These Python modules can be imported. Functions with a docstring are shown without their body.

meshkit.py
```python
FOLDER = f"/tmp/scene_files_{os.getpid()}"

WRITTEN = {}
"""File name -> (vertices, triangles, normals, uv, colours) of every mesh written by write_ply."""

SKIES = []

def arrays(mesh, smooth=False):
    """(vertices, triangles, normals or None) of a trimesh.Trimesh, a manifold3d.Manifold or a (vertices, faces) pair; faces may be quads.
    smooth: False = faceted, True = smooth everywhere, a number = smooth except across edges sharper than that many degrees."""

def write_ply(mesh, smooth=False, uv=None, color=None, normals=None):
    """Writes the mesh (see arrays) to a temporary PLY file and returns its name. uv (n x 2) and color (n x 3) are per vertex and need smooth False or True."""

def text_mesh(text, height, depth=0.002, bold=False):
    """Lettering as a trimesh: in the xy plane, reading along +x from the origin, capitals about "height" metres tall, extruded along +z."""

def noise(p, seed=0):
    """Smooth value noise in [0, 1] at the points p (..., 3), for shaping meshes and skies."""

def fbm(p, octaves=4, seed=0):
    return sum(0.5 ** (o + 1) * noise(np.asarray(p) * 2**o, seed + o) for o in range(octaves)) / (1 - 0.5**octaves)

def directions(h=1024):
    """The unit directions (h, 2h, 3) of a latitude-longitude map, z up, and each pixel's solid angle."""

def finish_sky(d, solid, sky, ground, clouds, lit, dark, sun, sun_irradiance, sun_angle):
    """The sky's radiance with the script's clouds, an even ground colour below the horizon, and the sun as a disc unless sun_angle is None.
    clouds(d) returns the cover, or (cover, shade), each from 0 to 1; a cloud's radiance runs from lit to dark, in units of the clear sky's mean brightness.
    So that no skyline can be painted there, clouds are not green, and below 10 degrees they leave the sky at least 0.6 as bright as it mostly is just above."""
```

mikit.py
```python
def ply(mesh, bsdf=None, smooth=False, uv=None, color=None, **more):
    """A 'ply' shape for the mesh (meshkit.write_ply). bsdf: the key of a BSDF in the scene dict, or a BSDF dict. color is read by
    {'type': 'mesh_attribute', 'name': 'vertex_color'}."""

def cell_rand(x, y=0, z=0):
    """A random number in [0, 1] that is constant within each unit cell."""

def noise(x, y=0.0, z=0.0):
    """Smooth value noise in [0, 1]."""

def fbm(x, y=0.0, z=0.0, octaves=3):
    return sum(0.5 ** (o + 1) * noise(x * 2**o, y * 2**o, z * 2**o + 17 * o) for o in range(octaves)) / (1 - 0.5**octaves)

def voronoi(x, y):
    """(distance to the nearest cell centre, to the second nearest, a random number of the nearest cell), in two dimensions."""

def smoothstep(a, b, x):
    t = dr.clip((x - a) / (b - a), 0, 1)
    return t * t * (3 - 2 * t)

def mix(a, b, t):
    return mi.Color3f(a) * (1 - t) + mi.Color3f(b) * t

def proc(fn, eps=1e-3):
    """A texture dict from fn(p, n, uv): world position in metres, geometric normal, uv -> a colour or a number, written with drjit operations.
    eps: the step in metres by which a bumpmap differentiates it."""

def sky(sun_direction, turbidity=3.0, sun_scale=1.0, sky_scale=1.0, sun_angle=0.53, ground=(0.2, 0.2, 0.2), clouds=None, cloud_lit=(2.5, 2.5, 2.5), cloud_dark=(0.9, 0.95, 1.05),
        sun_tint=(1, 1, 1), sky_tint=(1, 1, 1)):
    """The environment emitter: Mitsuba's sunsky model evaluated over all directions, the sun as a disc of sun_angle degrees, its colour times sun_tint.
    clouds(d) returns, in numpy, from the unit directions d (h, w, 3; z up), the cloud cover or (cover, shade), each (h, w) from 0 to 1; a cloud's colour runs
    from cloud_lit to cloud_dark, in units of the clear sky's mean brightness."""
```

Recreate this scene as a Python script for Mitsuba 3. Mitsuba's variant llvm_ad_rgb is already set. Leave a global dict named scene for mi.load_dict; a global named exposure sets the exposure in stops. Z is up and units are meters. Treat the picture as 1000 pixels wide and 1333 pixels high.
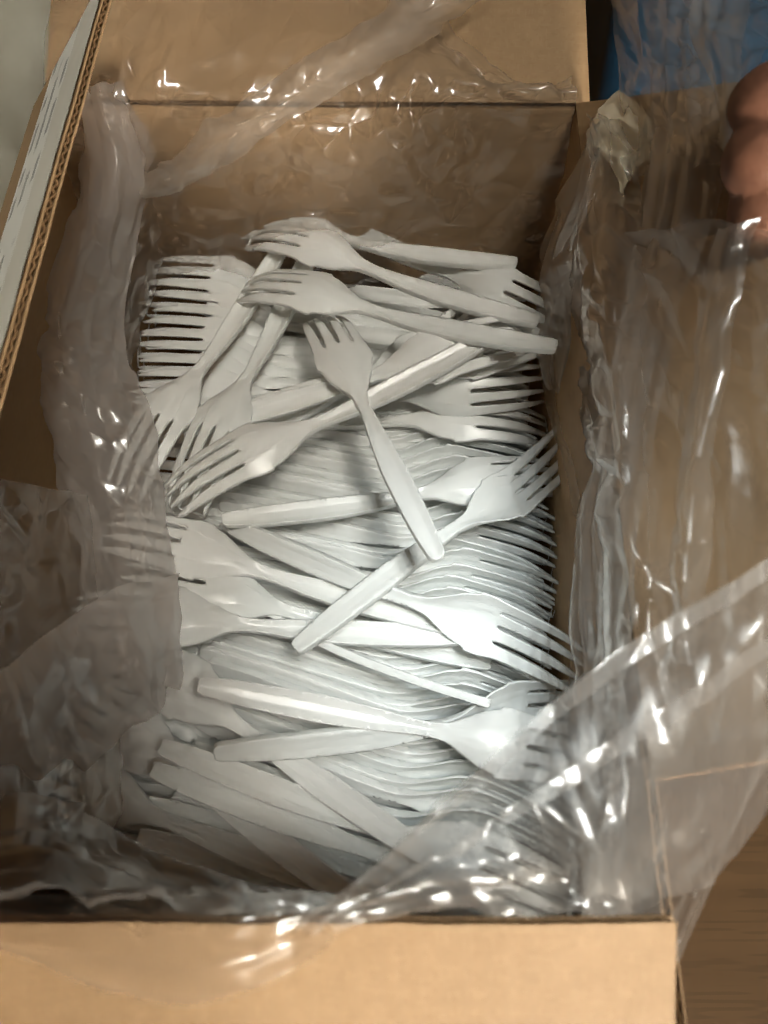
import math
import numpy as np
import trimesh, shapely
import drjit as dr
import mitsuba as mi
import mikit, meshkit
from shapely.geometry import Polygon
from scipy.interpolate import PchipInterpolator, RectBivariateSpline, LinearNDInterpolator
from scipy.spatial import Delaunay
import manifold3d as m3

T = mi.ScalarTransform4f
scene, labels = {}, {}

# ------------------------------------------------------------------ camera, lamps, exposure
CAM = np.array([0.0, 0.0, 0.323])
PITCH, YAW = math.radians(62.7), math.radians(0.92)
LOOK = np.array([math.sin(YAW) * math.cos(PITCH), math.cos(YAW) * math.cos(PITCH), -math.sin(PITCH)])
scene['camera'] = {'type': 'thinlens', 'fov': 52.0, 'fov_axis': 'x', 'near_clip': 0.01, 'far_clip': 30.0,
                   'aperture_radius': 0.0013, 'focus_distance': 0.35,
                   'to_world': T().look_at(CAM.tolist(), (CAM + LOOK).tolist(), [0, 1, 0])}
exposure = 0.0


def lamp(key, pos, target, w, h, rad):
    scene[key] = {'type': 'rectangle', 'to_world': T().look_at(list(pos), list(target), [0.01, 0.02, 1]).scale([w / 2, h / 2, 1]),
                  'emitter': {'type': 'area', 'radiance': {'type': 'rgb', 'value': list(rad)}}}


lamp('room_lamp', (0.55, -1.36, 0.27), (0.0, 0.1, 0.10), 0.30, 0.26, (225.0, 203.0, 170.0))
lamp('ceiling_lamp', (0.38, -0.36, 1.70), (0.0, 0.12, 0.0), 0.36, 0.36, (46.0, 43.6, 38.4))
scene['room_air'] = {'type': 'constant', 'radiance': {'type': 'rgb', 'value': [0.024, 0.020, 0.015]}}
for i in range(8):  # added unseen spots for the cool light pool, ringed to soften shadows
    a = 2 * math.pi * i / 8
    scene[f'added_pool_spot_{i}'] = {'type': 'spot', 'to_world': T().look_at([0.15 + 0.10 * math.cos(a), 0.0 + 0.10 * math.sin(a), 0.80], [0.050, 0.108, 0.0], [0, 0, 1]),
                              'intensity': {'type': 'rgb', 'value': [0.285, 0.318, 0.325]}, 'cutoff_angle': 8.0, 'beam_width': 0.6}
labels['room_lamp'] = {'label': 'warm square room lamp behind the photographer', 'category': 'lamp'}
labels['ceiling_lamp'] = {'label': 'warm square ceiling lamp high above the box', 'category': 'lamp'}

# ------------------------------------------------------------------ materials


def rgb(*c):
    return {'type': 'rgb', 'value': list(c)}


def plastic(c, a=0.12):
    return {'type': 'twosided', 'b': {'type': 'roughplastic', 'diffuse_reflectance': rgb(*c), 'alpha': a, 'int_ior': 1.49, 'nonlinear': True}}


FORK_TONES = [(0.88, 0.895, 0.88), (0.90, 0.91, 0.895), (0.86, 0.88, 0.865)]
for i, c in enumerate(FORK_TONES):
    scene[f'fork_plastic_{i}'] = {
        'type': 'blendbsdf', 'weight': 0.30, 'a': {'type': 'twosided', 'b': {'type': 'roughplastic', 'diffuse_reflectance': rgb(*c), 'alpha': 0.09, 'int_ior': 1.56}},
        'b': {'type': 'principledthin', 'base_color': rgb(*c), 'roughness': 0.3, 'spec_trans': 0.0, 'diff_trans': 1.0, 'eta': 1.49}}


def kraft(p, n, uv):
    f = mikit.fbm(p.x * 260, p.y * 260, p.z * 260, 3)
    g = mikit.fbm(p.x * 28 + 7, p.y * 28, p.z * 28, 3)
    speck = mikit.smoothstep(0.70, 0.78, mikit.noise(p.x * 900, p.y * 900, p.z * 900))
    c = mikit.mix((0.285, 0.180, 0.092), (0.35, 0.230, 0.126), 0.55 * f + 0.45 * g)
    fibre = mikit.smoothstep(0.66, 0.80, mikit.noise(p.x * 1300 + 9 * g, p.y * 260, p.z * 500)) + mikit.smoothstep(0.68, 0.80, mikit.noise(p.x * 280, p.y * 1200 + 9 * g, p.z * 700 + 9))
    c = mikit.mix(c, (0.45, 0.32, 0.19), 0.09 * dr.minimum(fibre, 1.0))
    return mikit.mix(c, (0.27, 0.165, 0.08), speck * 0.22)


scene['kraft'] = {'type': 'twosided', 'b': {'type': 'principled', 'base_color': mikit.proc(kraft), 'roughness': 0.62, 'specular': 0.35}}
scene['kraft_core'] = {'type': 'twosided', 'b': {'type': 'diffuse', 'reflectance': rgb(0.20, 0.12, 0.06)}}


def glare_tone(p, n, uv):
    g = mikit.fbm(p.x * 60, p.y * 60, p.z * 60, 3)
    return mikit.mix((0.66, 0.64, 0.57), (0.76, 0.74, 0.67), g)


scene['tape_glare_pale'] = {'type': 'twosided', 'b': {'type': 'principled', 'base_color': mikit.proc(glare_tone), 'roughness': 0.5, 'specular': 0.4}}  # pale colour painted in for the glare on the clear edge tape


def label_paper(p, n, uv):
    u, v = uv.x, uv.y
    row = mikit.cell_rand(mi.Float(mi.Int32(u * 4)), 5.0)
    inrow = mikit.smoothstep(0.25, 0.33, u * 4 - mi.Float(mi.Int32(u * 4))) * (1 - mikit.smoothstep(0.62, 0.7, u * 4 - mi.Float(mi.Int32(u * 4))))
    word = mikit.smoothstep(0.42, 0.5, mikit.noise(v * 18 + row * 30, mi.Float(mi.Int32(u * 4)) * 3.7))
    return mikit.mix((0.82, 0.82, 0.78), (0.26, 0.26, 0.26), inrow * word * 0.8)


scene['label_paper'] = {'type': 'twosided', 'b': {'type': 'principled', 'base_color': mikit.proc(label_paper), 'roughness': 0.4}}


def wood(p, n, uv):
    g = mikit.fbm(p.x * 9, p.y * 90, p.z * 9, 4)
    h = mikit.fbm(p.x * 3 + 4, p.y * 22, 0.0, 3)
    d = mikit.smoothstep(0.55, 0.75, mikit.noise(p.x * 40, p.y * 600))
    c = mikit.mix((0.058, 0.031, 0.012), (0.105, 0.060, 0.025), 0.6 * g + 0.4 * h)
    return c * (1 - 0.15 * d)


scene['wood'] = {'type': 'principled', 'base_color': mikit.proc(wood), 'roughness': 0.7, 'specular': 0.25}


def film(weight, milk, spec):
    """Thin clear film: a clear sheet, a milky share that scatters both ways, and a soft glossy share."""
    haze = {'type': 'blendbsdf', 'weight': spec,
            'a': {'type': 'principledthin', 'base_color': rgb(*milk), 'roughness': 0.5, 'spec_trans': 0.0, 'diff_trans': 1.0, 'eta': 1.4},
            'b': {'type': 'twosided', 'b': {'type': 'roughconductor', 'material': 'none', 'specular_reflectance': rgb(0.75, 0.74, 0.72), 'alpha': 0.09}}}
    return {'type': 'blendbsdf', 'weight': weight, 'a': {'type': 'thindielectric', 'int_ior': 1.5}, 'b': haze}


scene['film'] = film(0.065, (0.80, 0.77, 0.73), 0.30)
scene['film_gathered'] = film(0.22, (0.80, 0.76, 0.72), 0.14)
scene['film_hazy'] = film(0.145, (0.80, 0.77, 0.74), 0.20)
scene['film_layers'] = film(0.44, (0.78, 0.73, 0.70), 0.09)


def sack_tone(p, n, uv):
    g = mikit.fbm(p.x * 30, p.y * 30, p.z * 30, 3)
    return mikit.mix((0.50, 0.47, 0.36), (0.68, 0.66, 0.56), g)


scene['sack_plastic'] = {'type': 'twosided', 'b': {'type': 'principled', 'base_color': mikit.proc(sack_tone), 'roughness': 0.25, 'specular': 0.6}}
scene['blue_plastic'] = plastic((0.022, 0.07, 0.13), 0.2)


def skin_tone(p, n, uv):
    g = mikit.fbm(p.x * 120, p.y * 120, p.z * 120, 3)
    h = mikit.fbm(p.x * 35 + 3, p.y * 35, p.z * 35, 2)
    return mikit.mix((0.150, 0.066, 0.040), (0.205, 0.097, 0.062), 0.4 * g + 0.6 * h)




def skin_relief(p, n, uv):
    return mikit.fbm(p.x * 420, p.y * 420, p.z * 900, 3) + 0.6 * mikit.noise(p.x * 1500, p.y * 1500, p.z * 1500)


scene['skin'] = {'type': 'bumpmap', 'scale': 0.00012, 'arbitrary': mikit.proc(skin_relief, 0.0002), 'b': {'type': 'principled', 'base_color': mikit.proc(skin_tone), 'roughness': 0.55, 'specular': 0.35}}
scene['nail'] = plastic((0.55, 0.33, 0.25), 0.2)
scene['tape'] = {'type': 'twosided', 'b': {'type': 'principled', 'base_color': rgb(0.84, 0.77, 0.60), 'roughness': 0.33, 'specular': 0.9, 'clearcoat': 0.6}}  # opaque cream base colour stands in for glare on clear tape


def put(key, mesh, bsdf, smooth=False, label=None, category=None, group=None, kind=None, **kw):
    base, n = key, 0
    while key in scene:
        n += 1
        key = f'{base}_{n:03d}'
    scene[key] = mikit.ply(mesh, bsdf, smooth, **kw)
    tag(key, label, category, group, kind)
    return key


def tag(key, label=None, category=None, group=None, kind=None):
    d = {k: v for k, v in dict(label=label, category=category, group=group, kind=kind).items() if v}
    if d:
        labels[key] = d


# ------------------------------------------------------------------ floor
FLOOR = -0.135
N = 40
gx, gy = np.meshgrid(np.linspace(-3, 3, N), np.linspace(-3, 3, N), indexing='ij')
idx = np.arange(N * N).reshape(N, N)
quads = np.stack([idx[:-1, :-1], idx[1:, :-1], idx[1:, 1:], idx[:-1, 1:]], -1).reshape(-1, 4)
put('floor', (np.stack([gx, gy, gx * 0 + FLOOR], -1).reshape(-1, 3), quads), 'wood', kind='structure', label='dark brown wooden floor under the box')

# ------------------------------------------------------------------ the cardboard box
XL, XR, YN, YF, RIM = -0.157, 0.092, -0.060, 0.335, 0.085
TH = 0.0032


def corrugated(key, corner, along, out, length, width, thick=TH, outer='kraft', edge_noise=0.0, seed=1, flute=0.0050, taper=0.0, bend=1.0, cut0=0.0, cut1=0.0):
    """A corrugated panel: two liners and the wavy sheet between them. corner: start of the hinge line, along: the hinge direction, out: from the hinge to the free
    edge. Flutes run along 'out', so the free edge shows the waves."""
    a, o = np.asarray(along, float), np.asarray(out, float)
    a, o = a / np.linalg.norm(a), o / np.linalg.norm(o)
    nrm = np.cross(a, o)
    rng = np.random.default_rng(seed)
    nu, nv = int(length / 0.0010), max(3, int(width / 0.006))
    u = np.linspace(0, length, nu)
    jag = edge_noise * (meshkit.fbm(np.stack([u * 40, u * 0 + seed, u * 0], -1), 3) - 0.5) * 2
    t = np.linspace(0, 1, nv)
    warp = bend * 0.0016 * (meshkit.fbm(np.stack([u * 4, u * 0 + seed * 3, u * 0], -1), 2) - 0.5)

    def sheet(h, th, cut=0.0):
        vs = []
        for off in ((h - th / 2), (h + th / 2)):
            U, Tt = np.meshgrid(u, t, indexing='ij')
            Uu = U + (length / 2 - U) * taper * Tt + Tt * (cut0 * (1 - U / length) - cut1 * U / length)
            W = Tt * (width + jag[:, None] - cut)
            hh = off if np.ndim(off) == 0 else off[:, None]
            hh = hh + warp[:, None] * Tt + bend * (0.00003 * np.sin(2 * np.pi * U / flute) + 0.0011 * (meshkit.fbm(np.stack([U * 28, Tt * width * 28, U * 0 + seed * 1.7], -1), 3) - 0.5) * np.minimum(1, Tt * 6))
            vs.append((np.asarray(corner) + Uu[..., None] * a + W[..., None] * o + (np.zeros_like(U) + hh)[..., None] * nrm).reshape(-1, 3))
        k = np.arange(nu * nv).reshape(nu, nv)
        q = np.stack([k[:-1, :-1], k[1:, :-1], k[1:, 1:], k[:-1, 1:]], -1).reshape(-1, 4)
        m = nu * nv
        f = [q[:, ::-1], q + m]
        for e in (k[0, :], k[-1, ::-1], k[::-1, 0], k[:, -1]):
            f.append(np.stack([e[:-1], e[1:], e[1:] + m, e[:-1] + m], -1))
        return np.vstack(vs), np.vstack(f)

    put(key, sheet(thick / 2 - 0.0003, 0.0006), 'kraft')
    put(key + '__liner', sheet(-thick / 2 + 0.0003, 0.0006), outer)
    put(key + '__fluting', sheet((thick / 2 - 0.0009) * np.sin(2 * np.pi * u / flute + 5.0 * meshkit.fbm(np.stack([u * 40, u * 0 + seed, u * 0], -1), 2)) * (0.55 + 0.45 * meshkit.noise(np.stack([u * 40, u * 0 + seed * 2.0, u * 0], -1))), 0.0005, 0.0004), 'kraft_core')


box_label = 'open brown cardboard box lined with a clear plastic bag and filled with white forks'
tag('cardboard_box', box_label, 'cardboard box')
WH = RIM - FLOOR - 0.004
base = FLOOR + 0.004
# walls (the 'out' direction is up; the cross product along x up points inwards)
corrugated('cardboard_box__wall', (XL, YF, base), (1, 0, 0), (0, 0, 1), XR - XL, WH, seed=3)
corrugated('cardboard_box__wall_001', (XL, YN, base), (0, 1, 0), (0, 0, 1), YF - YN, WH, seed=4)
XQ = 0.076  # the near right corner stands further in: the box is pushed a little out of square
RV, RL = (XQ - XR, YN - YF, 0), math.hypot(XR - XQ, YF - YN)
corrugated('cardboard_box__wall_002', (XR, YF, base), RV, (0, 0, 1), RL, WH, seed=5)
corrugated('cardboard_box__wall_003', (XQ, YN, base), (-1, 0, 0), (0, 0, 1), XQ - XL, WH, seed=6)
bot = trimesh.creation.box((XQ - XL - 0.01, YF - YN - 0.01, 0.004))
bot.apply_translation(((XL + XQ) / 2, (YN + YF) / 2, base + 0.001))
put('cardboard_box__bottom', bot, 'kraft')


def dirv(deg, a, b):
    r = math.radians(deg)
    return np.asarray(a, float) * math.cos(r) + np.asarray(b, float) * math.sin(r)


UP = (0, 0, 1)
corrugated('cardboard_box__flap', (XL + 0.003, YF, RIM + 0.001), (1, 0, 0), dirv(22, (0, 1, 0), UP), XR - XL + 0.002, 0.12, seed=7, taper=0.02)
labels['cardboard_box__flap'] = {'label': 'far flap tilted back'}
corrugated('cardboard_box__flap_001', (XL, YN + 0.03, RIM + 0.001), (0, 1, 0), dirv(49, (1, 0, 0), UP), YF - YN - 0.035, 0.0855, edge_noise=0.0012, seed=8, bend=0.0)
labels['cardboard_box__flap_001'] = {'label': 'left flap leaning inwards with a pale outer face'}
corrugated('cardboard_box__flap_002', (XR, YF, RIM + 0.001), RV, dirv(60, (1, 0, 0), UP), YF - YN - 0.095, 0.080, seed=9, cut0=0.085, edge_noise=0.001)
labels['cardboard_box__flap_002'] = {'label': 'right flap folded outwards'}
corrugated('cardboard_box__flap_003', (0.068, YN, RIM + 0.001), (-1, 0, 0), dirv(30, (0, 1, 0), UP), 0.21, 0.069, edge_noise=0.0008, seed=10)
labels['cardboard_box__flap_003'] = {'label': 'bright near flap leaning inwards'}

# a paper label on the left flap's outer face and the far right corner tape, coloured cream for its glare
fo = dirv(49, (1, 0, 0), UP)
fn = -np.cross([0, 1, 0], fo)
c0 = np.array([XL, YN + 0.03, RIM + 0.001]) + fn * (TH / 2 + 0.0004)
lu, lv = np.meshgrid(np.linspace(0.026, 0.070, 8), np.linspace(0.20, 0.355, 30), indexing='ij')
lp = c0 + lu[..., None] * fo + lv[..., None] * np.array([0, 1.0, 0])
k = np.arange(lu.size).reshape(lu.shape)
lq = np.stack([k[:-1, :-1], k[1:, :-1], k[1:, 1:], k[:-1, 1:]], -1).reshape(-1, 4)
put('cardboard_box__flap_001__label', (lp.reshape(-1, 3), lq), 'label_paper', uv=np.stack([(lu.ravel() - .026) / .044, (lv.ravel() - .20) / .155], 1), label='white paper label with rows of grey print')

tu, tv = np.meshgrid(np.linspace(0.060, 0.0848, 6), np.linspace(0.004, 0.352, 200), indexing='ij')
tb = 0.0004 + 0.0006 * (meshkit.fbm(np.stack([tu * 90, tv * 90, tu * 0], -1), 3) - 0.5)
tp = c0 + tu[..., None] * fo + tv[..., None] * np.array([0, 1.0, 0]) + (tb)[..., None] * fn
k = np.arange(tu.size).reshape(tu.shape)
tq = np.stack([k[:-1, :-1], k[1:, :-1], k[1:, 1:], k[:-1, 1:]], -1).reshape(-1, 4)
put('cardboard_box__flap_001__tape', (tp.reshape(-1, 3), tq), 'tape_glare_pale', True, label='wrinkled tape along the free edge, its glare painted pale')
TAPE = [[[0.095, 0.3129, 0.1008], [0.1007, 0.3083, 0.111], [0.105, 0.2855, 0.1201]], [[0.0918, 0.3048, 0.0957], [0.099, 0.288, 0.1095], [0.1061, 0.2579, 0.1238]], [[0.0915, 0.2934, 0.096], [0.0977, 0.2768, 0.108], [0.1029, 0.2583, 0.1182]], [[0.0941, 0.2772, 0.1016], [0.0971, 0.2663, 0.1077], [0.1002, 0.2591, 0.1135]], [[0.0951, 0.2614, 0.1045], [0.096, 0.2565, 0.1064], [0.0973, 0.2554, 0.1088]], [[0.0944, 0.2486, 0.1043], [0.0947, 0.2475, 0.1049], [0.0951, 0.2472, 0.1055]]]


# ------------------------------------------------------------------ the fork
L = 0.165


def fork_mesh():
    K = L / 0.158
    wx = np.array([0, .0012, .004, .02, .045, .065, .085, .092, .100, .108, .115, .121]) * K
    wy = np.array([0.0024, .0032, .0036, .0048, .0053, .0043, .0028, .0036, .0074, .0113, .0127, .0132])
    w = PchipInterpolator(wx, wy)
    xs = np.linspace(0, .1195 * K, 160)
    body = Polygon(np.vstack([np.stack([xs, w(xs)], 1), np.stack([xs, -w(xs)], 1)[::-1]]))
    tines = []
    for c, s in ((0.0100, 1), (0.0034, 1), (-0.0034, -1), (-0.0100, -1)):
        xt = np.array([.112, .1175, .1235, .142, .152, .157, .158]) * K
        hw = np.array([3.6, 3.5, 2.5, 1.9, 1.15, .55, .2]) * 1e-3
        outer = abs(c) > 0.005
        shift = s * np.array([0, 0, -.05, -.35, -.75, -1.1, -1.2]) * 1e-3 * (1.25 if outer else 0.3)
        hi, lo = c + shift + hw, c + shift - hw
        fh, fl = PchipInterpolator(xt, hi), PchipInterpolator(xt, lo)
        x = np.linspace(xt[0], xt[-1], 40)
        tines.append(Polygon(np.vstack([np.stack([x, fl(x)], 1), np.stack([x, fh(x)], 1)[::-1]])))
    poly = shapely.union_all([body, *tines]).buffer(0.0007).buffer(-0.0007)

    def ring(pg, step):
        r = pg.exterior
        return np.array([r.interpolate(d).coords[0] for d in np.linspace(0, r.length, int(r.length / step), endpoint=False)])

    rim = ring(poly, 0.0017)
    inner = [ring(g, 0.0021) for g in getattr(poly.buffer(-0.0006), 'geoms', [poly.buffer(-0.0006)]) if g.area > 1e-6]
    g = np.stack(np.meshgrid(np.arange(0, L, 0.0030), np.arange(-0.0121, 0.0122, 0.0011), indexing='ij'), -1).reshape(-1, 2)
    core = poly.buffer(-0.0016)
    g = g[shapely.contains_xy(core, g[:, 0], g[:, 1])]
    p = np.vstack([rim, *inner, g])
    tri = Delaunay(p).simplices
    cen = p[tri].mean(1)
    tri = tri[shapely.contains_xy(poly.buffer(2e-5), cen[:, 0], cen[:, 1])]
    a = np.cross(p[tri[:, 1]] - p[tri[:, 0]], p[tri[:, 2]] - p[tri[:, 0]])
    tri = np.where((a < 0)[:, None], tri[:, ::-1], tri)[np.abs(a) > 1e-12]
    prof = PchipInterpolator(np.array([0, .03, .06, .085, .098, .108, .12, .14, .158]) * K, np.array([0, .0028, .004, .0024, -.0026, -.0058, -.0068, -.0038, .0052]))
    x, y = p[:, 0], p[:, 1]
    ww = np.where(x < .121 * K, w(np.minimum(x, .121 * K)), .0132)
    r = np.clip(np.abs(y) / ww, 0, 1)
    head = np.clip((x / K - .085) / .02, 0, 1)
    head = head * head * (3 - 2 * head)
    zc = prof(x) + head * 0.0042 * r ** 2 - (1 - head) * 0.0011 * r ** 3
    bead = np.clip((r - 0.50) / 0.18, 0, 1) * (1 - head) * 0.0011
    bead += np.exp(-((np.abs(y) - 0.0066 * np.clip((x / K - .086) / .03, 0, 1)) / 0.0007) ** 2) * 0.00045 * np.clip((x / K - .088) / .01, 0, 1) * np.clip((.1225 - x / K) / .004, 0, 1)
    t = 0.0013 + 0.0004 * np.clip((x / K - .122) / .02, 0, 1)
    n = len(p)
    v = np.vstack([np.stack([x, y, zc + t / 2 + bead], 1), np.stack([x, y, zc - t / 2 - 0.6 * bead], 1)])
    # side strips follow the boundary edges of the triangulation
    e = np.sort(np.vstack([tri[:, [0, 1]], tri[:, [1, 2]], tri[:, [2, 0]]]), 1)
    d = np.vstack([tri[:, [0, 1]], tri[:, [1, 2]], tri[:, [2, 0]]])
    _, first, count = np.unique(e, axis=0, return_index=True, return_counts=True)
    b = d[first[count == 1]]
    f = np.vstack([tri, tri[:, ::-1] + n, np.stack([b[:, 0], b[:, 0] + n, b[:, 1] + n], 1), np.stack([b[:, 0], b[:, 1] + n, b[:, 1]], 1)])
    _, _, nor = meshkit.arrays((v, f), True)
    c = v[f].mean(1)
    part = np.where(c[:, 0] < .0885 * K, 0, np.where(c[:, 0] < .1215 * K, 1, 2 + np.clip(((c[:, 1] + .0134) / .0067).astype(int), 0, 3)))
    return v, f, nor, part


FV, FF, FN, FP = fork_mesh()
FORK_PLY = []
for k in range(6):
    used, inv = np.unique(FF[FP == k], return_inverse=True)
    FORK_PLY.append(meshkit.write_ply((FV[used], inv.reshape(-1, 3)), normals=FN[used]))
PART_KEYS = ['__handle', '__head', '__head__tine', '__head__tine_001', '__head__tine_002', '__head__tine_003']
fork_count = 0
_rs = np.random.default_rng(5)
_ti = _rs.choice(len(FF), 5000, p=(lambda a: a / a.sum())(np.linalg.norm(np.cross(FV[FF[:, 1]] - FV[FF[:, 0]], FV[FF[:, 2]] - FV[FF[:, 0]]), axis=1)))
_b = _rs.dirichlet([1, 1, 1], 5000)
SAMPLE = (FV[FF[_ti]] * _b[..., None]).sum(1)

CELL = 0.0015
HX0, HY0 = -0.20, -0.08
HEIGHT = np.full((int(0.40 / CELL), int(0.50 / CELL)), -0.03)


def rot(axis, a):
    c, s = math.cos(a), math.sin(a)
    return np.array({'x': [[1, 0, 0], [0, c, -s], [0, s, c]], 'y': [[c, 0, s], [0, 1, 0], [-s, 0, c]], 'z': [[c, -s, 0], [s, c, 0], [0, 0, 1]]}[axis])


def cells(q):
    i = np.clip(((q[:, 0] - HX0) / CELL).astype(int), 0, HEIGHT.shape[0] - 1)
    j = np.clip(((q[:, 1] - HY0) / CELL).astype(int), 0, HEIGHT.shape[1] - 1)
    return i, j


def add_fork(R, pos, label=None, group=None, tone=None):
    global fork_count
    key = 'plastic_fork' if fork_count == 0 else f'plastic_fork_{fork_count:03d}'
    M = np.eye(4)
    M[:3, :3], M[:3, 3] = R, pos
    tw = T(M.tolist())
    b = f'fork_plastic_{(fork_count * 7) % 3 if tone is None else tone}'
    for s, path in zip(PART_KEYS, FORK_PLY):
        scene[key + s] = {'type': 'ply', 'filename': path, 'face_normals': False, 'bsdf': {'type': 'ref', 'id': b}, 'to_world': tw}
    tag(key, label, 'plastic fork', group)
    q = SAMPLE @ R.T + pos
    np.maximum.at(HEIGHT, cells(q), q[:, 2])
    fork_count += 1
    return key


def drop_fork(x, y, heading, s_anchor, face_up, roll=0.0, sink=0.0022, maxpitch=12.0, **kw):
    """Lays a fork on the pile: its point at s_anchor from the handle end stands over (x, y), it points along heading (degrees), and it rests on what lies below."""
    R0 = rot('z', math.radians(heading)) @ rot('x', math.radians(roll + (0 if face_up else 180)))
    q = (SAMPLE - [s_anchor, 0, 0]) @ R0.T
    ax = np.array([math.cos(math.radians(heading)), math.sin(math.radians(heading))])
    s = q[:, :2] @ ax
    need = HEIGHT[cells(q + [x, y, 0])] - q[:, 2]
    bins = np.round(s / 0.003).astype(int)
    ub = np.unique(bins)
    sb = ub * 0.003
    hb = np.array([need[bins == k].max() for k in ub])
    sc = 0.088 - s_anchor
    best = None
    for pitch in np.radians(np.linspace(-maxpitch, maxpitch, 97)):
        z = (hb - math.tan(pitch) * sb).max()
        val = z + math.tan(pitch) * sc
        if best is None or val < best[0] - 1e-7:
            best = (val, pitch, z)
    _, pitch, z = best
    R = rot('z', math.radians(heading)) @ rot('y', -pitch) @ rot('x', math.radians(roll + (0 if face_up else 180)))
    return add_fork(R, np.array([x, y, z - sink]) - R @ np.array([s_anchor, 0, 0]), **kw)


# the packed layers: nested forks standing on their sides like cards, one row with the tines to the right, one with the tines to the left
def pile_z(y):
    return -0.012 + 0.008 * np.clip((y - 0.08) / 0.22, 0, 1)


rng = np.random.default_rng(11)
RIGHT = 'nested white forks standing in the row along the right side'
LEFT = 'nested white forks standing in the row along the left side'
for i in range(61):
    y = 0.318 - i * 0.0058
    near = float(np.clip((0.22 - y) / 0.10, 0, 1))
    jx, jh, jr = rng.normal(0, 0.0022), rng.normal(0, 0.6), rng.normal(0, 2.2)
    R = rot('z', math.radians(-3 - 12 * near + 2.5 * math.sin(i * 0.23) + jh)) @ rot('x', math.radians(54 + jr))
    tip = np.array([0.079 + 0.003 * math.sin(i * 0.31) + jx, y - 0.012 * near, pile_z(y) - 0.011 - 0.008 * float(np.clip((y - 0.21) / 0.04, 0, 1)) + 0.007 * float(np.clip((0.11 - y) / 0.04, 0, 1))])
    add_fork(R, tip - R @ np.array([L, 0, 0.0]), label='white fork nested in the tight row with tines towards the right wall', group=RIGHT)
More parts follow.
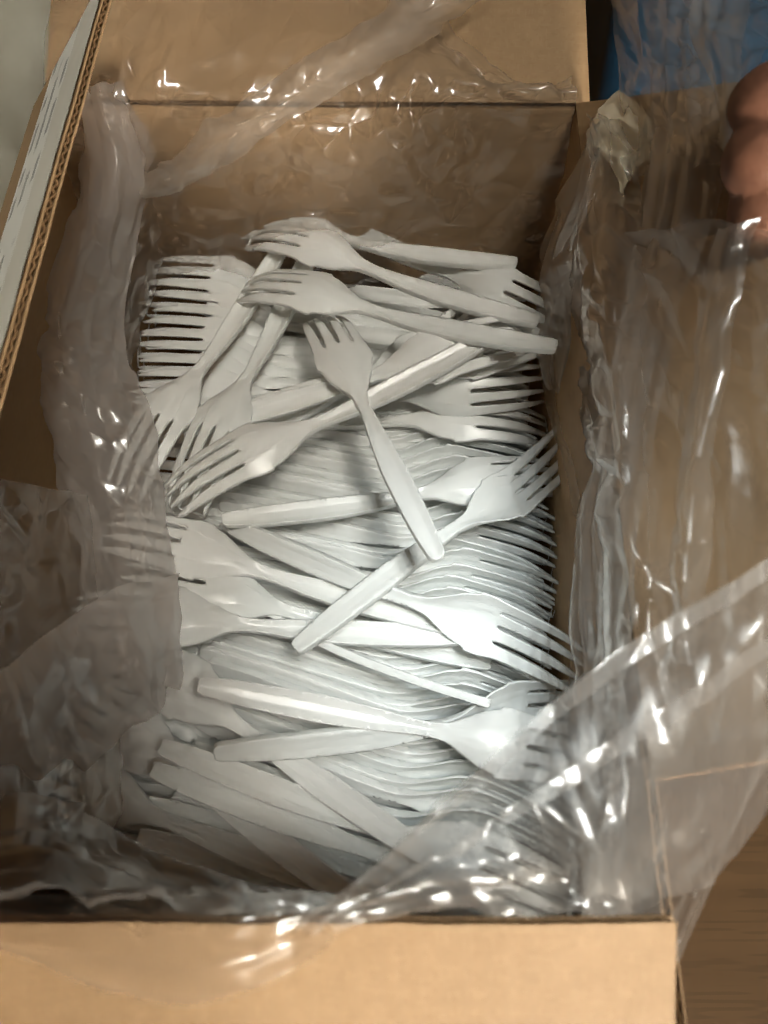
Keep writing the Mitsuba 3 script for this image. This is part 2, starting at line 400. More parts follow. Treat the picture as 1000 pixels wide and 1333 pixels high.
for y in np.concatenate([np.arange(0.318, 0.215, -0.0086), np.arange(0.210, -0.02, -0.0056)]):
    far = float(np.clip((y - 0.19) / 0.05, 0, 1))
    jx, jh, jr = rng.normal(0, 0.0025), rng.normal(0, 0.8), rng.normal(0, 2.5)
    R = rot('z', math.radians(175 - 3 * math.sin(y * 48) + jh)) @ rot('x', math.radians(142 + 7 * far + jr))
    tip = np.array([-0.128 + 0.003 * math.sin(y * 48 + 1) + jx, y, pile_z(y) - 0.022 + 0.020 * far])
    add_fork(R, tip - R @ np.array([L, 0, 0.0]), label='white fork nested in the tight row with tines towards the left wall', group=LEFT)

FORKS = [
    (-0.0524, 0.0171, -15.8, 0.0425, 0, 0, 'white fork nearest the near flap at lower left, only its handle end showing'),
    (-0.0446, 0.027, -16.2, 0.05, 0, 0, 'white fork second nearest the near flap at lower left, handle end pointing left'),
    (-0.0985, 0.0396, 160.5, 0.106, 0, 0, 'white fork veiled by film at lower left, head nearest the near flap'),
    (-0.0876, 0.0577, 146.5, 0.106, 0, 0, 'white fork half veiled by film at lower left, head second from the near flap'),
    (-0.0315, 0.032, -18.7, 0.0575, 0, 0, 'white fork at the bottom, its handle tucked under a matching handle just above it'),
    (-0.0294, 0.0398, -19.4, 0.0575, 0, 0, 'white fork at the bottom, its handle lying on a matching handle just below it'),
    (-0.0445, 0.061, 146.0, 0.0785, 0, 0, 'white fork at lower left with tines up left, handle sweeping down right'),
    (0.0007, 0.0651, 8.1, 0.064, 1, 40, 'white fork low in the pile, tines right, long straight handle pointing left'),
    (0.0177, 0.0874, 154.5, 0.03, 0, 72, 'white fork on its side, thin curved handle end pointing down right at lower middle'),
    (-0.0185, 0.0705, -7.9, 0.05, 0, 10, 'white fork whose handle runs under the long straight handle at the lower middle'),
    (0.0056, 0.1079, 167.3, 0.045, 0, 0, 'white fork low in the middle with a squared handle end, under the long horizontal fork'),
    (-0.0249, 0.1077, 177.5, 0.061, 0, 0, 'long horizontal white fork across the middle, head at the left film, handle pointing right'),
    (-0.0645, 0.1368, 164.2, 0.1065, 0, 0, 'white fork with its head at the left film, just above the long horizontal fork'),
    (-0.0359, 0.1423, -24.9, 0.035, 1, 42, 'white fork left of centre with a broad handle end pointing up left'),
    (-0.0245, 0.1662, 13.4, 0.046, 0, 0, 'white fork left of centre, its nearly level handle starting below the crossing heads'),
    (0.027, 0.2215, -2.3, 0.1065, 0, 0, 'white fork at the right edge, broad head and tines pointing right, above centre'),
    (0.0549, 0.2312, 1.7, 0.1375, 0, 40, 'white fork on its side at the right edge, just above the broad right-pointing head'),
    (0.0233, 0.2627, 34.0, 0.126, 1, 0, 'white fork in the upper middle with its tines pointing up right between two crossing forks'),
    (0.0501, 0.2432, 14.8, 0.1265, 1, 10, 'white fork at the far right, tines against the right film below the parallel pair'),
    (0.0357, 0.292, -41.3, 0.09, 0, 30, 'white fork at the upper right behind the crossing handles, tines pointing down right'),
    (-0.0062, 0.3141, 155.9, 0.0815, 0, 0, 'white fork farthest at the back of the pile, handle end near the far right corner'),
    (-0.0376, 0.2148, 15.7, 0.055, 0, 20, 'white fork in the upper middle with its handle running up left under the crossing heads'),
    (-0.0631, 0.2277, -108.2, 0.094, 0, 0, 'white fork pointing down left, right one of a pair with handles towards the far wall'),
    (-0.1002, 0.1997, -112.8, 0.13, 0, 0, 'white fork pointing down left, left one of a pair with handles towards the far wall'),
    (-0.0177, 0.2006, -153.0, 0.08, 0, 0, 'white fork with tines down left, its leaf shaped handle running far up right'),
    (0.0912, 0.2, 40.0, 0.163, 1, -8, 'white fork on top at the right, concave face up, four tines pointing up right'),
    (0.0226, 0.1198, 109.2, 0, 0, 0, "white fork on top with a thin handle pointing down to the pile's middle"),
    (0.0027, 0.2854, 150.1, 0.0825, 0, 0, 'white fork on top at the back, tines left, farther of two parallel ones'),
    (0.003, 0.2542, 155.6, 0.083, 0, 0, 'white fork on top at the back, tines left, nearer of two parallel ones'),
]
for x, y, heading, s_anchor, up, roll, lab in FORKS:
    drop_fork(x, y, heading, s_anchor, up, roll, label=lab, maxpitch=5.0 if up else 12.0)


BAG = [
    ('back', 0, [[[-0.15, 0.316, -0.02], [-0.1, 0.316, -0.02], [-0.05, 0.316, -0.02], [0.0, 0.316, -0.02], [0.04, 0.316, -0.02], [0.088, 0.316, -0.02]], [[-0.15, 0.314, 0.02], [-0.1, 0.314, 0.02], [-0.05, 0.314, 0.02], [0.0, 0.314, 0.02], [0.04, 0.314, 0.02], [0.088, 0.314, 0.02]], [[-0.15, 0.318, 0.06], [-0.1, 0.318, 0.06], [-0.05, 0.318, 0.06], [0.0, 0.318, 0.06], [0.04, 0.318, 0.06], [0.088, 0.318, 0.06]], [[-0.15, 0.324, 0.094], [-0.1, 0.324, 0.094], [-0.05, 0.324, 0.094], [0.0, 0.324, 0.094], [0.04, 0.324, 0.094], [0.088, 0.324, 0.094]], [[-0.15, 0.345, 0.104], [-0.1, 0.345, 0.104], [-0.05, 0.345, 0.104], [0.0, 0.343, 0.103], [0.04, 0.334, 0.099], [0.088, 0.33, 0.097]], [[-0.15, 0.41, 0.13], [-0.1, 0.41, 0.13], [-0.05, 0.41, 0.13], [0.0, 0.39, 0.122], [0.04, 0.344, 0.103], [0.088, 0.334, 0.099]]], 1.15, (0.0035, 5, 'v'), 1),
    ('tongue', 1, [[[-0.1176, 0.312, 0.0519], [-0.0776, 0.31, 0.0681], [-0.039, 0.312, 0.0934], [-0.0049, 0.33, 0.1024], [0.0578, 0.375, 0.1189]], [[-0.1113, 0.3, 0.0649], [-0.079, 0.298, 0.0857], [-0.0438, 0.3, 0.1094], [-0.0116, 0.318, 0.1189], [0.0406, 0.363, 0.1286]], [[-0.1138, 0.312, 0.0573], [-0.0865, 0.31, 0.0839], [-0.052, 0.312, 0.1081], [-0.019, 0.33, 0.1196], [0.0264, 0.375, 0.1255]]], 0.8, (0.001, 2, 'u'), 2),
    ('leftband', 2, [[[-0.1429, 0.3468, 0.085], [-0.1278, 0.3292, 0.097], [-0.1214, 0.3335, 0.094], [-0.1202, 0.3537, 0.08]], [[-0.1411, 0.3018, 0.062], [-0.1236, 0.2813, 0.074], [-0.1174, 0.2859, 0.064], [-0.1122, 0.2943, 0.05]], [[-0.1466, 0.2453, 0.052], [-0.129, 0.2307, 0.064], [-0.1248, 0.2402, 0.049], [-0.1191, 0.2484, 0.035]], [[-0.1445, 0.197, 0.038], [-0.1233, 0.1859, 0.05], [-0.1107, 0.1872, 0.044], [-0.1002, 0.1936, 0.03]], [[-0.1312, 0.1515, 0.024], [-0.112, 0.144, 0.036], [-0.0975, 0.1417, 0.038], [-0.0878, 0.1472, 0.024]], [[-0.122, 0.1215, 0.02], [-0.1029, 0.1101, 0.032], [-0.0877, 0.1021, 0.036], [-0.0778, 0.1004, 0.022]], [[-0.1218, 0.0862, 0.02], [-0.1026, 0.0806, 0.032], [-0.0878, 0.0779, 0.034], [-0.0773, 0.0794, 0.02]]], 1.0, (0.0035, 4, 'u'), 3),
    ('cornerleft', 0, [[[-0.1301, 0.3316, 0.084], [-0.1205, 0.3395, 0.07], [-0.0909, 0.315, 0.0589]], [[-0.1317, 0.2827, 0.07], [-0.1187, 0.2998, 0.045], [-0.1134, 0.3257, 0.01]], [[-0.1399, 0.2381, 0.05], [-0.1274, 0.2505, 0.03], [-0.1242, 0.2674, 0.004]], [[-0.1382, 0.1877, 0.04], [-0.1303, 0.2006, 0.02], [-0.1221, 0.2136, 0.0]]], 1.0, (0.002, 4, 'u'), 4),
    ('lowleft', 0, [[[-0.1332, 0.1298, 0.1], [-0.1247, 0.1383, 0.075], [-0.1194, 0.1572, 0.035]], [[-0.1248, 0.0925, 0.1], [-0.1223, 0.1087, 0.06], [-0.1086, 0.1246, 0.022]], [[-0.1183, 0.0639, 0.1], [-0.1126, 0.0697, 0.06], [-0.1006, 0.0803, 0.018]], [[-0.1121, 0.0362, 0.1], [-0.1059, 0.0408, 0.07], [-0.0953, 0.0456, 0.02]], [[-0.1074, 0.0151, 0.1], [-0.1, 0.0182, 0.08], [-0.0943, 0.0215, 0.03]]], 0.9, (0.002, 3, 'u'), 5),
    ('swoop', 2, [[[-0.0795, 0.1235, 0.03], [-0.0796, 0.1009, 0.03], [-0.0758, 0.0824, 0.02]], [[-0.0975, 0.1063, 0.05], [-0.089, 0.0843, 0.05], [-0.0856, 0.0694, 0.028]], [[-0.1091, 0.0822, 0.075], [-0.1012, 0.062, 0.07], [-0.0997, 0.0473, 0.04]], [[-0.1139, 0.0643, 0.09], [-0.1062, 0.0444, 0.088], [-0.1077, 0.0321, 0.06]], [[-0.1197, 0.0508, 0.1], [-0.1148, 0.0343, 0.1], [-0.1151, 0.0193, 0.09]]], 1.0, (0.003, 4, 'v'), 6),
    ('nearleft', 3, [[[-0.1195, 0.0282, 0.085], [-0.1003, 0.0333, 0.075], [-0.093, 0.0305, 0.06], [-0.077, 0.0198, 0.045], [-0.0422, 0.009, 0.04], [-0.0047, 0.0051, 0.05]], [[-0.1123, 0.0174, 0.095], [-0.0903, 0.0199, 0.095], [-0.0809, 0.0176, 0.085], [-0.067, 0.0111, 0.07], [-0.0371, 0.0049, 0.065], [-0.0044, 0.0027, 0.07]], [[-0.1033, 0.0093, 0.11], [-0.0829, 0.0107, 0.11], [-0.0701, 0.0088, 0.108], [-0.0537, 0.0059, 0.104], [-0.0311, 0.0042, 0.1], [-0.0038, 0.0027, 0.104]], [[-0.0947, 0.003, 0.125], [-0.0759, 0.0033, 0.125], [-0.0638, 0.003, 0.125], [-0.0482, 0.0022, 0.125], [-0.0275, 0.0019, 0.125], [-0.0034, 0.0018, 0.125]]], 1.3, (0.002, 4, 'v'), 7),
    ('nearflap', 0, [[[-0.0974, 0.0052, 0.124], [-0.0726, 0.0043, 0.125], [-0.0516, 0.0038, 0.126], [-0.0292, 0.0038, 0.126], [0.0001, 0.0054, 0.128]], [[-0.0946, -0.0014, 0.1267], [-0.0711, -0.0028, 0.1259], [-0.0505, -0.0037, 0.1265], [-0.0305, -0.0032, 0.1257], [-0.0042, 0.0009, 0.1281]], [[-0.0959, -0.006, 0.1218], [-0.0755, -0.0089, 0.1201], [-0.0552, -0.0151, 0.1165], [-0.0312, -0.0151, 0.1165], [-0.0103, -0.0038, 0.1242]]], 0.5, (0.0012, 3, 'v'), 8),
    ('nearright', 3, [[[-0.0179, -0.0022, 0.125], [-0.0033, 0.0095, 0.126], [0.0148, 0.0231, 0.127], [0.0381, 0.0435, 0.13], [0.0639, 0.0609, 0.135], [0.1027, 0.0827, 0.15]], [[-0.0145, -0.0022, 0.1302], [0.0012, 0.0066, 0.1305], [0.0204, 0.0152, 0.1312], [0.0425, 0.0282, 0.1325], [0.065, 0.0411, 0.1346], [0.1001, 0.0642, 0.1453]], [[-0.0114, -0.0022, 0.1303], [0.0056, 0.004, 0.1299], [0.0262, 0.0081, 0.1303], [0.0477, 0.0146, 0.13], [0.0678, 0.0235, 0.129], [0.1005, 0.0478, 0.1355]], [[-0.0086, -0.0023, 0.125], [0.0104, 0.0013, 0.124], [0.0329, 0.001, 0.124], [0.0543, 0.0012, 0.122], [0.0725, 0.0062, 0.118], [0.0983, 0.0299, 0.1303]]], 1.0, (0.0025, 4, 'u'), 9),
    ('strip0', 3, [[[-0.0171, -0.0021, 0.134], [-0.0032, 0.009, 0.135], [0.0141, 0.022, 0.136], [0.0363, 0.0415, 0.139], [0.0609, 0.058, 0.144], [0.0973, 0.0784, 0.159]], [[-0.0168, -0.0021, 0.134], [-0.0027, 0.0087, 0.1349], [0.0148, 0.0212, 0.1359], [0.037, 0.0398, 0.1387], [0.0612, 0.0558, 0.1433], [0.0974, 0.0765, 0.1578]], [[-0.0164, -0.0021, 0.134], [-0.0021, 0.0084, 0.1348], [0.0156, 0.0203, 0.1358], [0.0376, 0.0381, 0.1384], [0.0615, 0.0536, 0.1426], [0.0975, 0.0746, 0.1566]]], 0.6, (0.001, 2, 'u'), 20),
    ('strip1', 3, [[[-0.0144, -0.0021, 0.134], [0.0008, 0.0067, 0.1344], [0.0195, 0.0155, 0.1351], [0.0412, 0.0289, 0.1366], [0.0634, 0.0418, 0.1389], [0.0979, 0.0642, 0.15]], [[-0.0141, -0.0021, 0.134], [0.0013, 0.0064, 0.1343], [0.0202, 0.0147, 0.135], [0.0418, 0.0272, 0.1363], [0.0638, 0.0397, 0.1382], [0.098, 0.0623, 0.1488]], [[-0.0137, -0.0021, 0.134], [0.0018, 0.0061, 0.1342], [0.0209, 0.0138, 0.1349], [0.0425, 0.0256, 0.136], [0.0641, 0.0376, 0.1375], [0.098, 0.0604, 0.1476]]], 0.6, (0.001, 2, 'u'), 21),
    ('tail', 3, [[[0.0663, 0.037, 0.09], [0.0841, 0.0423, 0.1049], [0.0983, 0.0427, 0.1294]], [[0.0591, 0.0169, 0.09], [0.0777, 0.0179, 0.098], [0.0948, 0.031, 0.1243]], [[0.0528, 0.0001, 0.098], [0.0698, -0.0002, 0.1], [0.0861, 0.0131, 0.1104]], [[0.0654, -0.0027, 0.1], [0.0705, -0.007, 0.1], [0.0742, -0.0095, 0.1]]], 1.1, (0.002, 3, 'u'), 10),
    ('right', 0, [[[0.0903, 0.316, 0.0965], [0.0933, 0.306, 0.1023], [0.0961, 0.2965, 0.1078], [0.0984, 0.2888, 0.1123]], [[0.0845, 0.297, 0.0738], [0.0826, 0.2516, 0.1098], [0.094, 0.2522, 0.1073], [0.0987, 0.2398, 0.1162]], [[0.0794, 0.2754, 0.02], [0.0816, 0.2253, 0.0732], [0.0798, 0.183, 0.1186], [0.094, 0.1878, 0.1119]], [[0.0812, 0.2155, 0.0121], [0.0794, 0.1719, 0.0728], [0.0782, 0.1427, 0.1135], [0.0904, 0.1451, 0.1085]], [[0.0779, 0.136, 0.0415], [0.0771, 0.1165, 0.0814], [0.0766, 0.1019, 0.1115], [0.0868, 0.1048, 0.1051]], [[0.0761, 0.0896, 0.0186], [0.0755, 0.0757, 0.0652], [0.0751, 0.0655, 0.0995], [0.0828, 0.0649, 0.101]], [[0.0686, 0.0484, 0.02], [0.0741, 0.0426, 0.0498], [0.0739, 0.0355, 0.0893], [0.0797, 0.0335, 0.0979]], [[0.0536, -0.0007, 0.06], [0.0608, -0.0009, 0.0776], [0.0682, -0.001, 0.0894], [0.0751, -0.0011, 0.095]]], 1.0, (0.004, 5, 'u'), 11),
    ('rightband', 1, [[[0.1159, 0.3592, 0.13], [0.1171, 0.3328, 0.1441], [0.1219, 0.3202, 0.1508], [0.1251, 0.3083, 0.1571]], [[0.1062, 0.2883, 0.1259], [0.1061, 0.2632, 0.1409], [0.1088, 0.2486, 0.149], [0.1145, 0.2446, 0.15]], [[0.101, 0.2518, 0.12], [0.1008, 0.2266, 0.1359], [0.1037, 0.2116, 0.144], [0.1091, 0.206, 0.145]], [[0.0871, 0.1916, 0.0996], [0.0913, 0.1857, 0.1091], [0.0961, 0.1821, 0.1159], [0.0996, 0.1784, 0.1222]], [[0.077, 0.1414, 0.075], [0.0803, 0.1382, 0.0915], [0.0855, 0.139, 0.1004], [0.0897, 0.1396, 0.1077]], [[0.069, 0.0884, 0.06], [0.0723, 0.0854, 0.0741], [0.0758, 0.0833, 0.0852], [0.0756, 0.0785, 0.1027]], [[0.0662, 0.0419, 0.06], [0.0667, 0.0396, 0.0741], [0.069, 0.0385, 0.0805], [0.0726, 0.0385, 0.08]], [[0.0557, -0.0008, 0.085], [0.0574, -0.0008, 0.0956], [0.0607, -0.0009, 0.0985], [0.0652, -0.0009, 0.095]]], 0.6, (0.003, 4, 'u'), 12),
    ('righttri', 1, [[[0.0902, 0.2967, 0.0976], [0.091, 0.292, 0.0992], [0.0917, 0.2875, 0.1008], [0.0923, 0.2836, 0.1021]], [[0.0812, 0.2854, 0.06], [0.0833, 0.276, 0.0671], [0.0829, 0.2598, 0.0806], [0.0824, 0.2464, 0.0918]], [[0.0742, 0.257, 0.035], [0.0782, 0.249, 0.0438], [0.0823, 0.2427, 0.0508], [0.0816, 0.2265, 0.0689]], [[0.08, 0.2217, 0.022], [0.0799, 0.2167, 0.0266], [0.0807, 0.2147, 0.0273], [0.081, 0.2117, 0.0297]]], 0.6, (0.0015, 2, 'u'), 13),
    ('rightout', 0, [[[0.0898, 0.2271, 0.1097], [0.0983, 0.1997, 0.1384], [0.1103, 0.1879, 0.152], [0.1201, 0.1704, 0.1702]], [[0.0862, 0.1714, 0.1114], [0.0981, 0.1567, 0.1291], [0.1035, 0.1381, 0.1518], [0.1143, 0.1287, 0.1632]], [[0.085, 0.1218, 0.1089], [0.0925, 0.1091, 0.1308], [0.1024, 0.1035, 0.1402], [0.1095, 0.0935, 0.1573]], [[0.0803, 0.0789, 0.1077], [0.0906, 0.0735, 0.1219], [0.0959, 0.0668, 0.1396], [0.1044, 0.0626, 0.1506]], [[0.0779, 0.043, 0.102], [0.0848, 0.0396, 0.1183], [0.0925, 0.0386, 0.1317], [0.0999, 0.0358, 0.1447]]], 1.0, (0.003, 4, 'u'), 14),
    ('rightfold', 0, [[[0.1017, 0.1832, 0.1535], [0.102, 0.1748, 0.1626], [0.1067, 0.1762, 0.1626]], [[0.0936, 0.1496, 0.1379], [0.0942, 0.1418, 0.1474], [0.0987, 0.142, 0.1472]], [[0.085, 0.1069, 0.126], [0.0849, 0.1002, 0.1382], [0.0903, 0.1016, 0.1355]], [[0.0778, 0.0603, 0.1166], [0.0786, 0.0574, 0.1263], [0.0825, 0.0577, 0.125]]], 0.7, (0.0015, 2, 'u'), 17),
    ('pulled', 0, [[[0.1012, 0.3782, 0.12], [0.1146, 0.3405, 0.14], [0.1205, 0.2937, 0.165], [0.133, 0.2748, 0.175]], [[0.1006, 0.3301, 0.115], [0.1096, 0.3029, 0.135], [0.1167, 0.2666, 0.16], [0.1224, 0.2421, 0.17]], [[0.0984, 0.2888, 0.1123], [0.106, 0.2732, 0.13], [0.1116, 0.2454, 0.155], [0.1137, 0.2269, 0.165]], [[0.0964, 0.254, 0.1113], [0.102, 0.2415, 0.125], [0.1058, 0.2143, 0.15], [0.1081, 0.2087, 0.16]]], 1.4, (0.003, 4, 'u'), 15),
    ('pulledfold', 1, [[[0.1102, 0.2845, 0.17], [0.1129, 0.2751, 0.175], [0.1176, 0.2657, 0.18]], [[0.1055, 0.2585, 0.165], [0.1069, 0.247, 0.172], [0.1103, 0.237, 0.178]], [[0.1095, 0.2381, 0.16], [0.1064, 0.2227, 0.168], [0.109, 0.2197, 0.17]], [[0.1066, 0.2148, 0.158], [0.1056, 0.2061, 0.162], [0.1071, 0.2056, 0.165]]], 1.0, (0.002, 3, 'u'), 16),
]


def crumple(u, v, cell, seed):
    """A field of flat facets with sharp creases over the plane (u, v in metres): a random triangulation with random heights."""
    r = np.random.default_rng(seed)
    u0, u1, v0, v1 = u.min() - cell * 2, u.max() + cell * 2, v.min() - cell * 2, v.max() + cell * 2
    a, b = np.meshgrid(np.arange(u0, u1, cell), np.arange(v0, v1, cell), indexing='ij')
    p = np.stack([a.ravel(), b.ravel()], 1) + r.uniform(-0.42, 0.42, (a.size, 2)) * cell
    return LinearNDInterpolator(p, r.normal(0, 1, len(p)))(np.stack([u.ravel(), v.ravel()], 1)).reshape(u.shape)


def film_sheet(rows, amount, fold, seed, step=0.0012, deg=3):
    P = np.array(rows)
    n, m = P.shape[:2]
    du = np.concatenate([[0], np.cumsum(np.linalg.norm(np.diff(P, axis=0), axis=2).mean(1))])
    dv = np.concatenate([[0], np.cumsum(np.linalg.norm(np.diff(P, axis=1), axis=2).mean(0))])
    u, v = np.linspace(0, du[-1], max(8, int(du[-1] / step))), np.linspace(0, dv[-1], max(8, int(dv[-1] / step)))
    fit = lambda A, uu, vv: RectBivariateSpline(du, dv, A, kx=min(deg, n - 1), ky=min(deg, m - 1), s=0)(uu, vv)
    r = np.random.default_rng(seed + 100)
    # ragged outline: the domain is squeezed a little along the edges
    X = np.stack([fit(P[..., k], u, v) for k in range(3)], -1)
    U, V = np.meshgrid(u, v, indexing='ij')
    au, av = np.gradient(X, u, axis=0), np.gradient(X, v, axis=1)
    nn = np.cross(au, av)
    nn /= np.linalg.norm(nn, axis=2, keepdims=True) + 1e-12
    amp, count, along = fold
    w, q, wd = (V, U, dv[-1]) if along == 'u' else (U, V, du[-1])
    wob = (meshkit.fbm(np.stack([q * 14, w * 6, q * 0 + seed], -1), 3) - 0.5) * 1.1
    ph = w / wd * count + wob
    d = amp * 0.65 * (np.abs((ph % 1) * 2 - 1) - 0.5) * (0.4 + 1.2 * meshkit.noise(np.stack([q * 10, np.floor(ph), q * 0 + seed], -1)))
    d = d + amount * (0.0015 * crumple(U, V, 0.030, seed) + 0.0013 * crumple(U + 1.3 * wob * 0.01, V, 0.012, seed + 31))
    mask = np.clip((meshkit.fbm(np.stack([U * 22, V * 22, U * 0 + seed * 2.3], -1), 2) - 0.45) * 5, 0, 1)
    d = d + amount * mask * (0.0011 * crumple(U, V, 0.0055, seed + 57))
    # long fine pleats, as thin film pulled tight shows
    pl = crumple(q * 0.16, w + 0.004 * wob, 0.0085, seed + 77) + 0.5 * crumple(q * 0.12, w + 0.006 * wob, 0.0042, seed + 78)
    d = d + 0.00042 * pl * (1 - 0.6 * mask)
    X = X + d[..., None] * nn
    # uneven edges
    jag = (meshkit.fbm(np.stack([U * 60, V * 60, U * 0 + seed * 5], -1), 3) - 0.5) * 0.006
    X = X + jag[..., None] * (au / (np.linalg.norm(au, axis=2, keepdims=True) + 1e-9)) * 0.5
    k = np.arange(U.size).reshape(U.shape)
    f = np.stack([k[:-1, :-1], k[1:, :-1], k[1:, 1:], k[:-1, 1:]], -1).reshape(-1, 4)
    f = np.vstack([f[:, [0, 1, 2]], f[:, [0, 2, 3]]])
    return trimesh.Trimesh(X.reshape(-1, 3), f, process=False)


for gathered, key in ((0, 'plastic_bag'), (1, 'plastic_bag__gathered_fold'), (2, 'plastic_bag__layered_fold'), (3, 'plastic_bag__hazy_fold')):
    for name, g, rows, amount, fold, seed in BAG:
        if g == gathered:
            if key == 'plastic_bag' and 'plastic_bag' in scene:
                put('plastic_bag__film_panel', film_sheet(rows, amount, fold, seed), 'film', True)
            else:
                put(key, film_sheet(rows, amount, fold, seed), ('film', 'film_gathered', 'film_layers', 'film_hazy')[g], True)
tag('plastic_bag', 'crumpled clear plastic bag lining the box and pulled out over its edges', 'plastic bag')


put('cardboard_box__tape', film_sheet(TAPE, 0.55, (0.0008, 3, 'v'), 90, 0.0008, 1), 'tape', True, label='crinkled tape at the far right corner, its glare painted cream')

# ------------------------------------------------------------------ the hand that holds the bag, the bin and the sack
HAND = [
    [((0.2064, 0.2471, 0.1709), 0.013), ((0.1559, 0.2338, 0.1749), 0.0135), ((0.1181, 0.214, 0.17), 0.0142), ((0.1254, 0.2158, 0.1597), 0.0115), ((0.1373, 0.2146, 0.1592), 0.009)],
    [((0.2061, 0.2298, 0.162), 0.013), ((0.1625, 0.2216, 0.163), 0.0135), ((0.1165, 0.201, 0.1632), 0.0138), ((0.124, 0.2048, 0.154), 0.0105), ((0.1375, 0.206, 0.1491), 0.0085)],
    [((0.2058, 0.2103, 0.1519), 0.013), ((0.1692, 0.2087, 0.1508), 0.0135), ((0.1211, 0.1919, 0.153), 0.0142), ((0.1299, 0.192, 0.1418), 0.011), ((0.1424, 0.1935, 0.1371), 0.009)],
    [((0.2096, 0.1968, 0.1394), 0.012), ((0.1748, 0.193, 0.1371), 0.012), ((0.1398, 0.1847, 0.1325), 0.011), ((0.1474, 0.184, 0.1244), 0.009), ((0.155, 0.1839, 0.1244), 0.008)],
    [((0.2224, 0.2342, 0.1418), 0.017), ((0.1989, 0.2675, 0.142), 0.014), ((0.1626, 0.2585, 0.1426), 0.011), ((0.1372, 0.2384, 0.1456), 0.009)],
    [((0.2064, 0.2471, 0.1709), 0.014), ((0.2096, 0.1968, 0.1394), 0.014)],
    [((0.2144, 0.239, 0.1555), 0.02), ((0.2671, 0.2288, 0.1394), 0.024)],
    [((0.2156, 0.2136, 0.1402), 0.02), ((0.267, 0.2241, 0.137), 0.024)],
    [((0.267, 0.2264, 0.1382), 0.026), ((0.345, 0.2216, 0.1251), 0.03), ((0.5299, 0.1932, 0.0895), 0.038)],
    [((0.1559, 0.2338, 0.1749), 0.0125), ((0.1625, 0.2216, 0.163), 0.0125), ((0.1692, 0.2087, 0.1508), 0.0125), ((0.1748, 0.193, 0.1371), 0.0115)],
    [((0.2064, 0.2471, 0.1709), 0.013), ((0.1625, 0.2216, 0.163), 0.0125)],
    [((0.2058, 0.2103, 0.1519), 0.013), ((0.1625, 0.2216, 0.163), 0.0125)],
    [((0.2058, 0.2103, 0.1519), 0.013), ((0.1748, 0.193, 0.1371), 0.0115)],
]


def hull(a, ra, b, rb):
    s = [m3.Manifold.sphere(r, 24).translate(list(map(float, p))) for p, r in ((a, ra), (b, rb))]
    return m3.Manifold.batch_hull(s)


def hand_mesh():
    bones = []
    for chain in HAND:
        for (a, ra), (b, rb) in zip(chain[:-1], chain[1:]):
            bones.append(hull(a, ra, b, rb))
    body = m3.Manifold.batch_boolean(bones, m3.OpType.Add).refine_to_length(0.003)
    m = body.to_mesh()
    t = trimesh.Trimesh(m.vert_properties[:, :3], m.tri_verts)
    trimesh.smoothing.filter_taubin(t, lamb=0.5, nu=0.52, iterations=16)
    return t


put('hand', hand_mesh(), 'skin', True, label='blurred bare hand at the right edge gripping the plastic bag', category='hand')

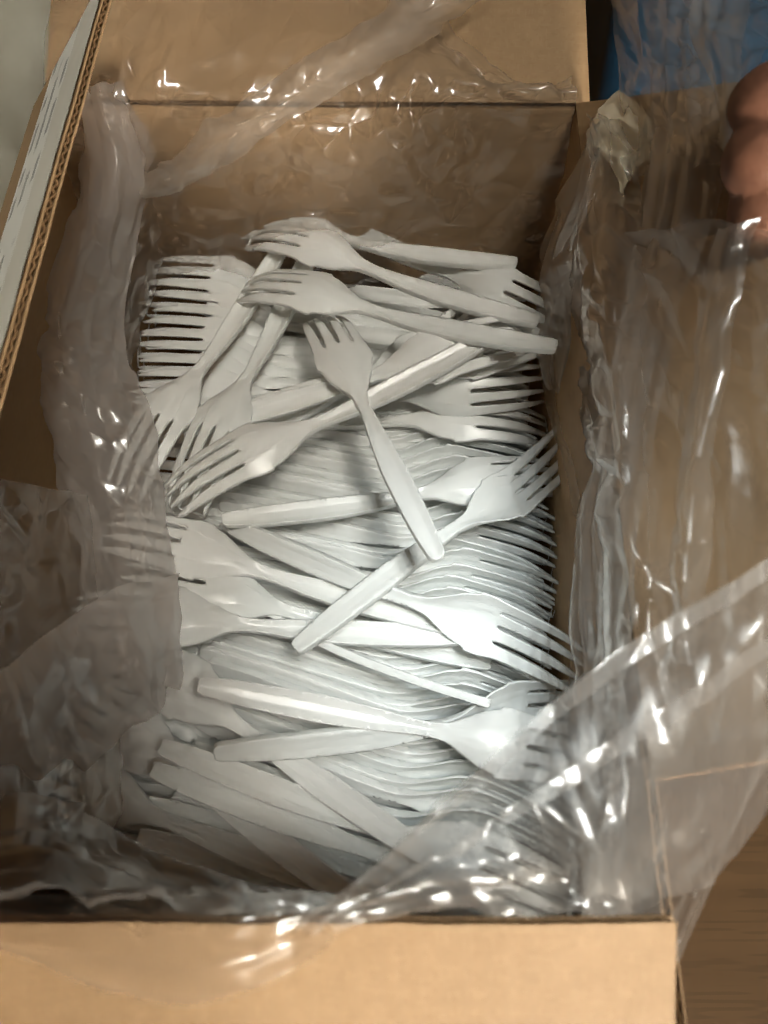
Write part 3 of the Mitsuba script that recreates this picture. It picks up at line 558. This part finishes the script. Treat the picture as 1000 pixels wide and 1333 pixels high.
# the blue tub on the floor behind the box: tapered, with a rolled rim
def tub(cx, cy, z0, z1, w, d, wall=0.004):
    def ringm(w, d, z, r=0.03):
        p = shapely.box(-w / 2 + r, -d / 2 + r, w / 2 - r, d / 2 - r).buffer(r, quad_segs=6)
        c = np.array(p.exterior.coords)[:-1]
        return np.column_stack([c[:, 0] + cx, c[:, 1] + cy, np.full(len(c), z)])
    prof = [(0.86, z0, 0), (0.865, z0 + .004, 0), (0.97, z1 - .03, 0), (0.975, z1 - .028, .008), (0.985, z1 - .004, .010), (0.985, z1, .006), (0.98, z1, -.004), (0.97, z1 - .02, -wall * 2), (0.86, z0 + .006, -wall * 2)]
    rings = [ringm(w * s + e * 2, d * s + e * 2, z) for s, z, e in prof]
    k = len(rings[0])
    v = np.vstack(rings)
    f = []
    for i in range(len(rings) - 1):
        a = np.arange(k) + i * k
        b = np.roll(np.arange(k), -1) + i * k
        f.append(np.stack([a, b, b + k, a + k], -1))
    f = np.vstack(f)
    f = np.vstack([f[:, [0, 1, 2]], f[:, [0, 2, 3]]])
    last = (len(rings) - 1) * k
    f = np.vstack([f, [[last, last + i, last + i + 1] for i in range(1, k - 1)], [[0, i + 1, i] for i in range(1, k - 1)]])
    return trimesh.Trimesh(v, f, process=False)


put('blue_tub', tub(0.36, 0.60, FLOOR, 0.115, 0.46, 0.26), 'blue_plastic', 40, label='blue plastic tub behind the box at the top right', category='tub')


def sack_mesh():
    t = trimesh.creation.icosphere(subdivisions=6, radius=1.0)
    v = np.array(t.vertices)
    r = np.random.default_rng(3)
    p = np.sign(v) * np.abs(v) ** 0.75 * [0.19, 0.50, 0.125]
    for cell, amp, sd in ((0.07, .016, 1), (0.026, .008, 2), (0.011, .0032, 3)):
        d = crumple(p[:, 0] + 0.35 * p[:, 2], p[:, 1] + 0.2 * p[:, 2], cell, sd)
        p = p + (v * d[:, None]) * amp
    return trimesh.Trimesh(p + [-0.395, 0.40, FLOOR + 0.105], t.faces, process=False)


put('plastic_sack', sack_mesh(), 'sack_plastic', 35, label='crumpled pale plastic sack lying left of the box', category='sack')

# the phone that takes the picture: unseen, added to shade the near left of the pile from the ceiling lamp
pr = np.cross(LOOK, [0, 0, 1])
pr /= np.linalg.norm(pr)
pu = np.cross(pr, LOOK)
pm = trimesh.creation.extrude_polygon(shapely.box(-0.055, -0.125, 0.002, 0.006).buffer(0.009, quad_segs=6), 0.008, engine='earcut')
PM = np.eye(4)
PM[:3, 0], PM[:3, 1], PM[:3, 2], PM[:3, 3] = pr, pu, -LOOK, CAM - LOOK * 0.004
pm.apply_transform(PM)
scene['phone_glass'] = plastic((0.02, 0.02, 0.022), 0.08)
put('phone', pm, 'phone_glass', 30, label='unseen dark phone added above the near side of the box for its shade', category='phone')
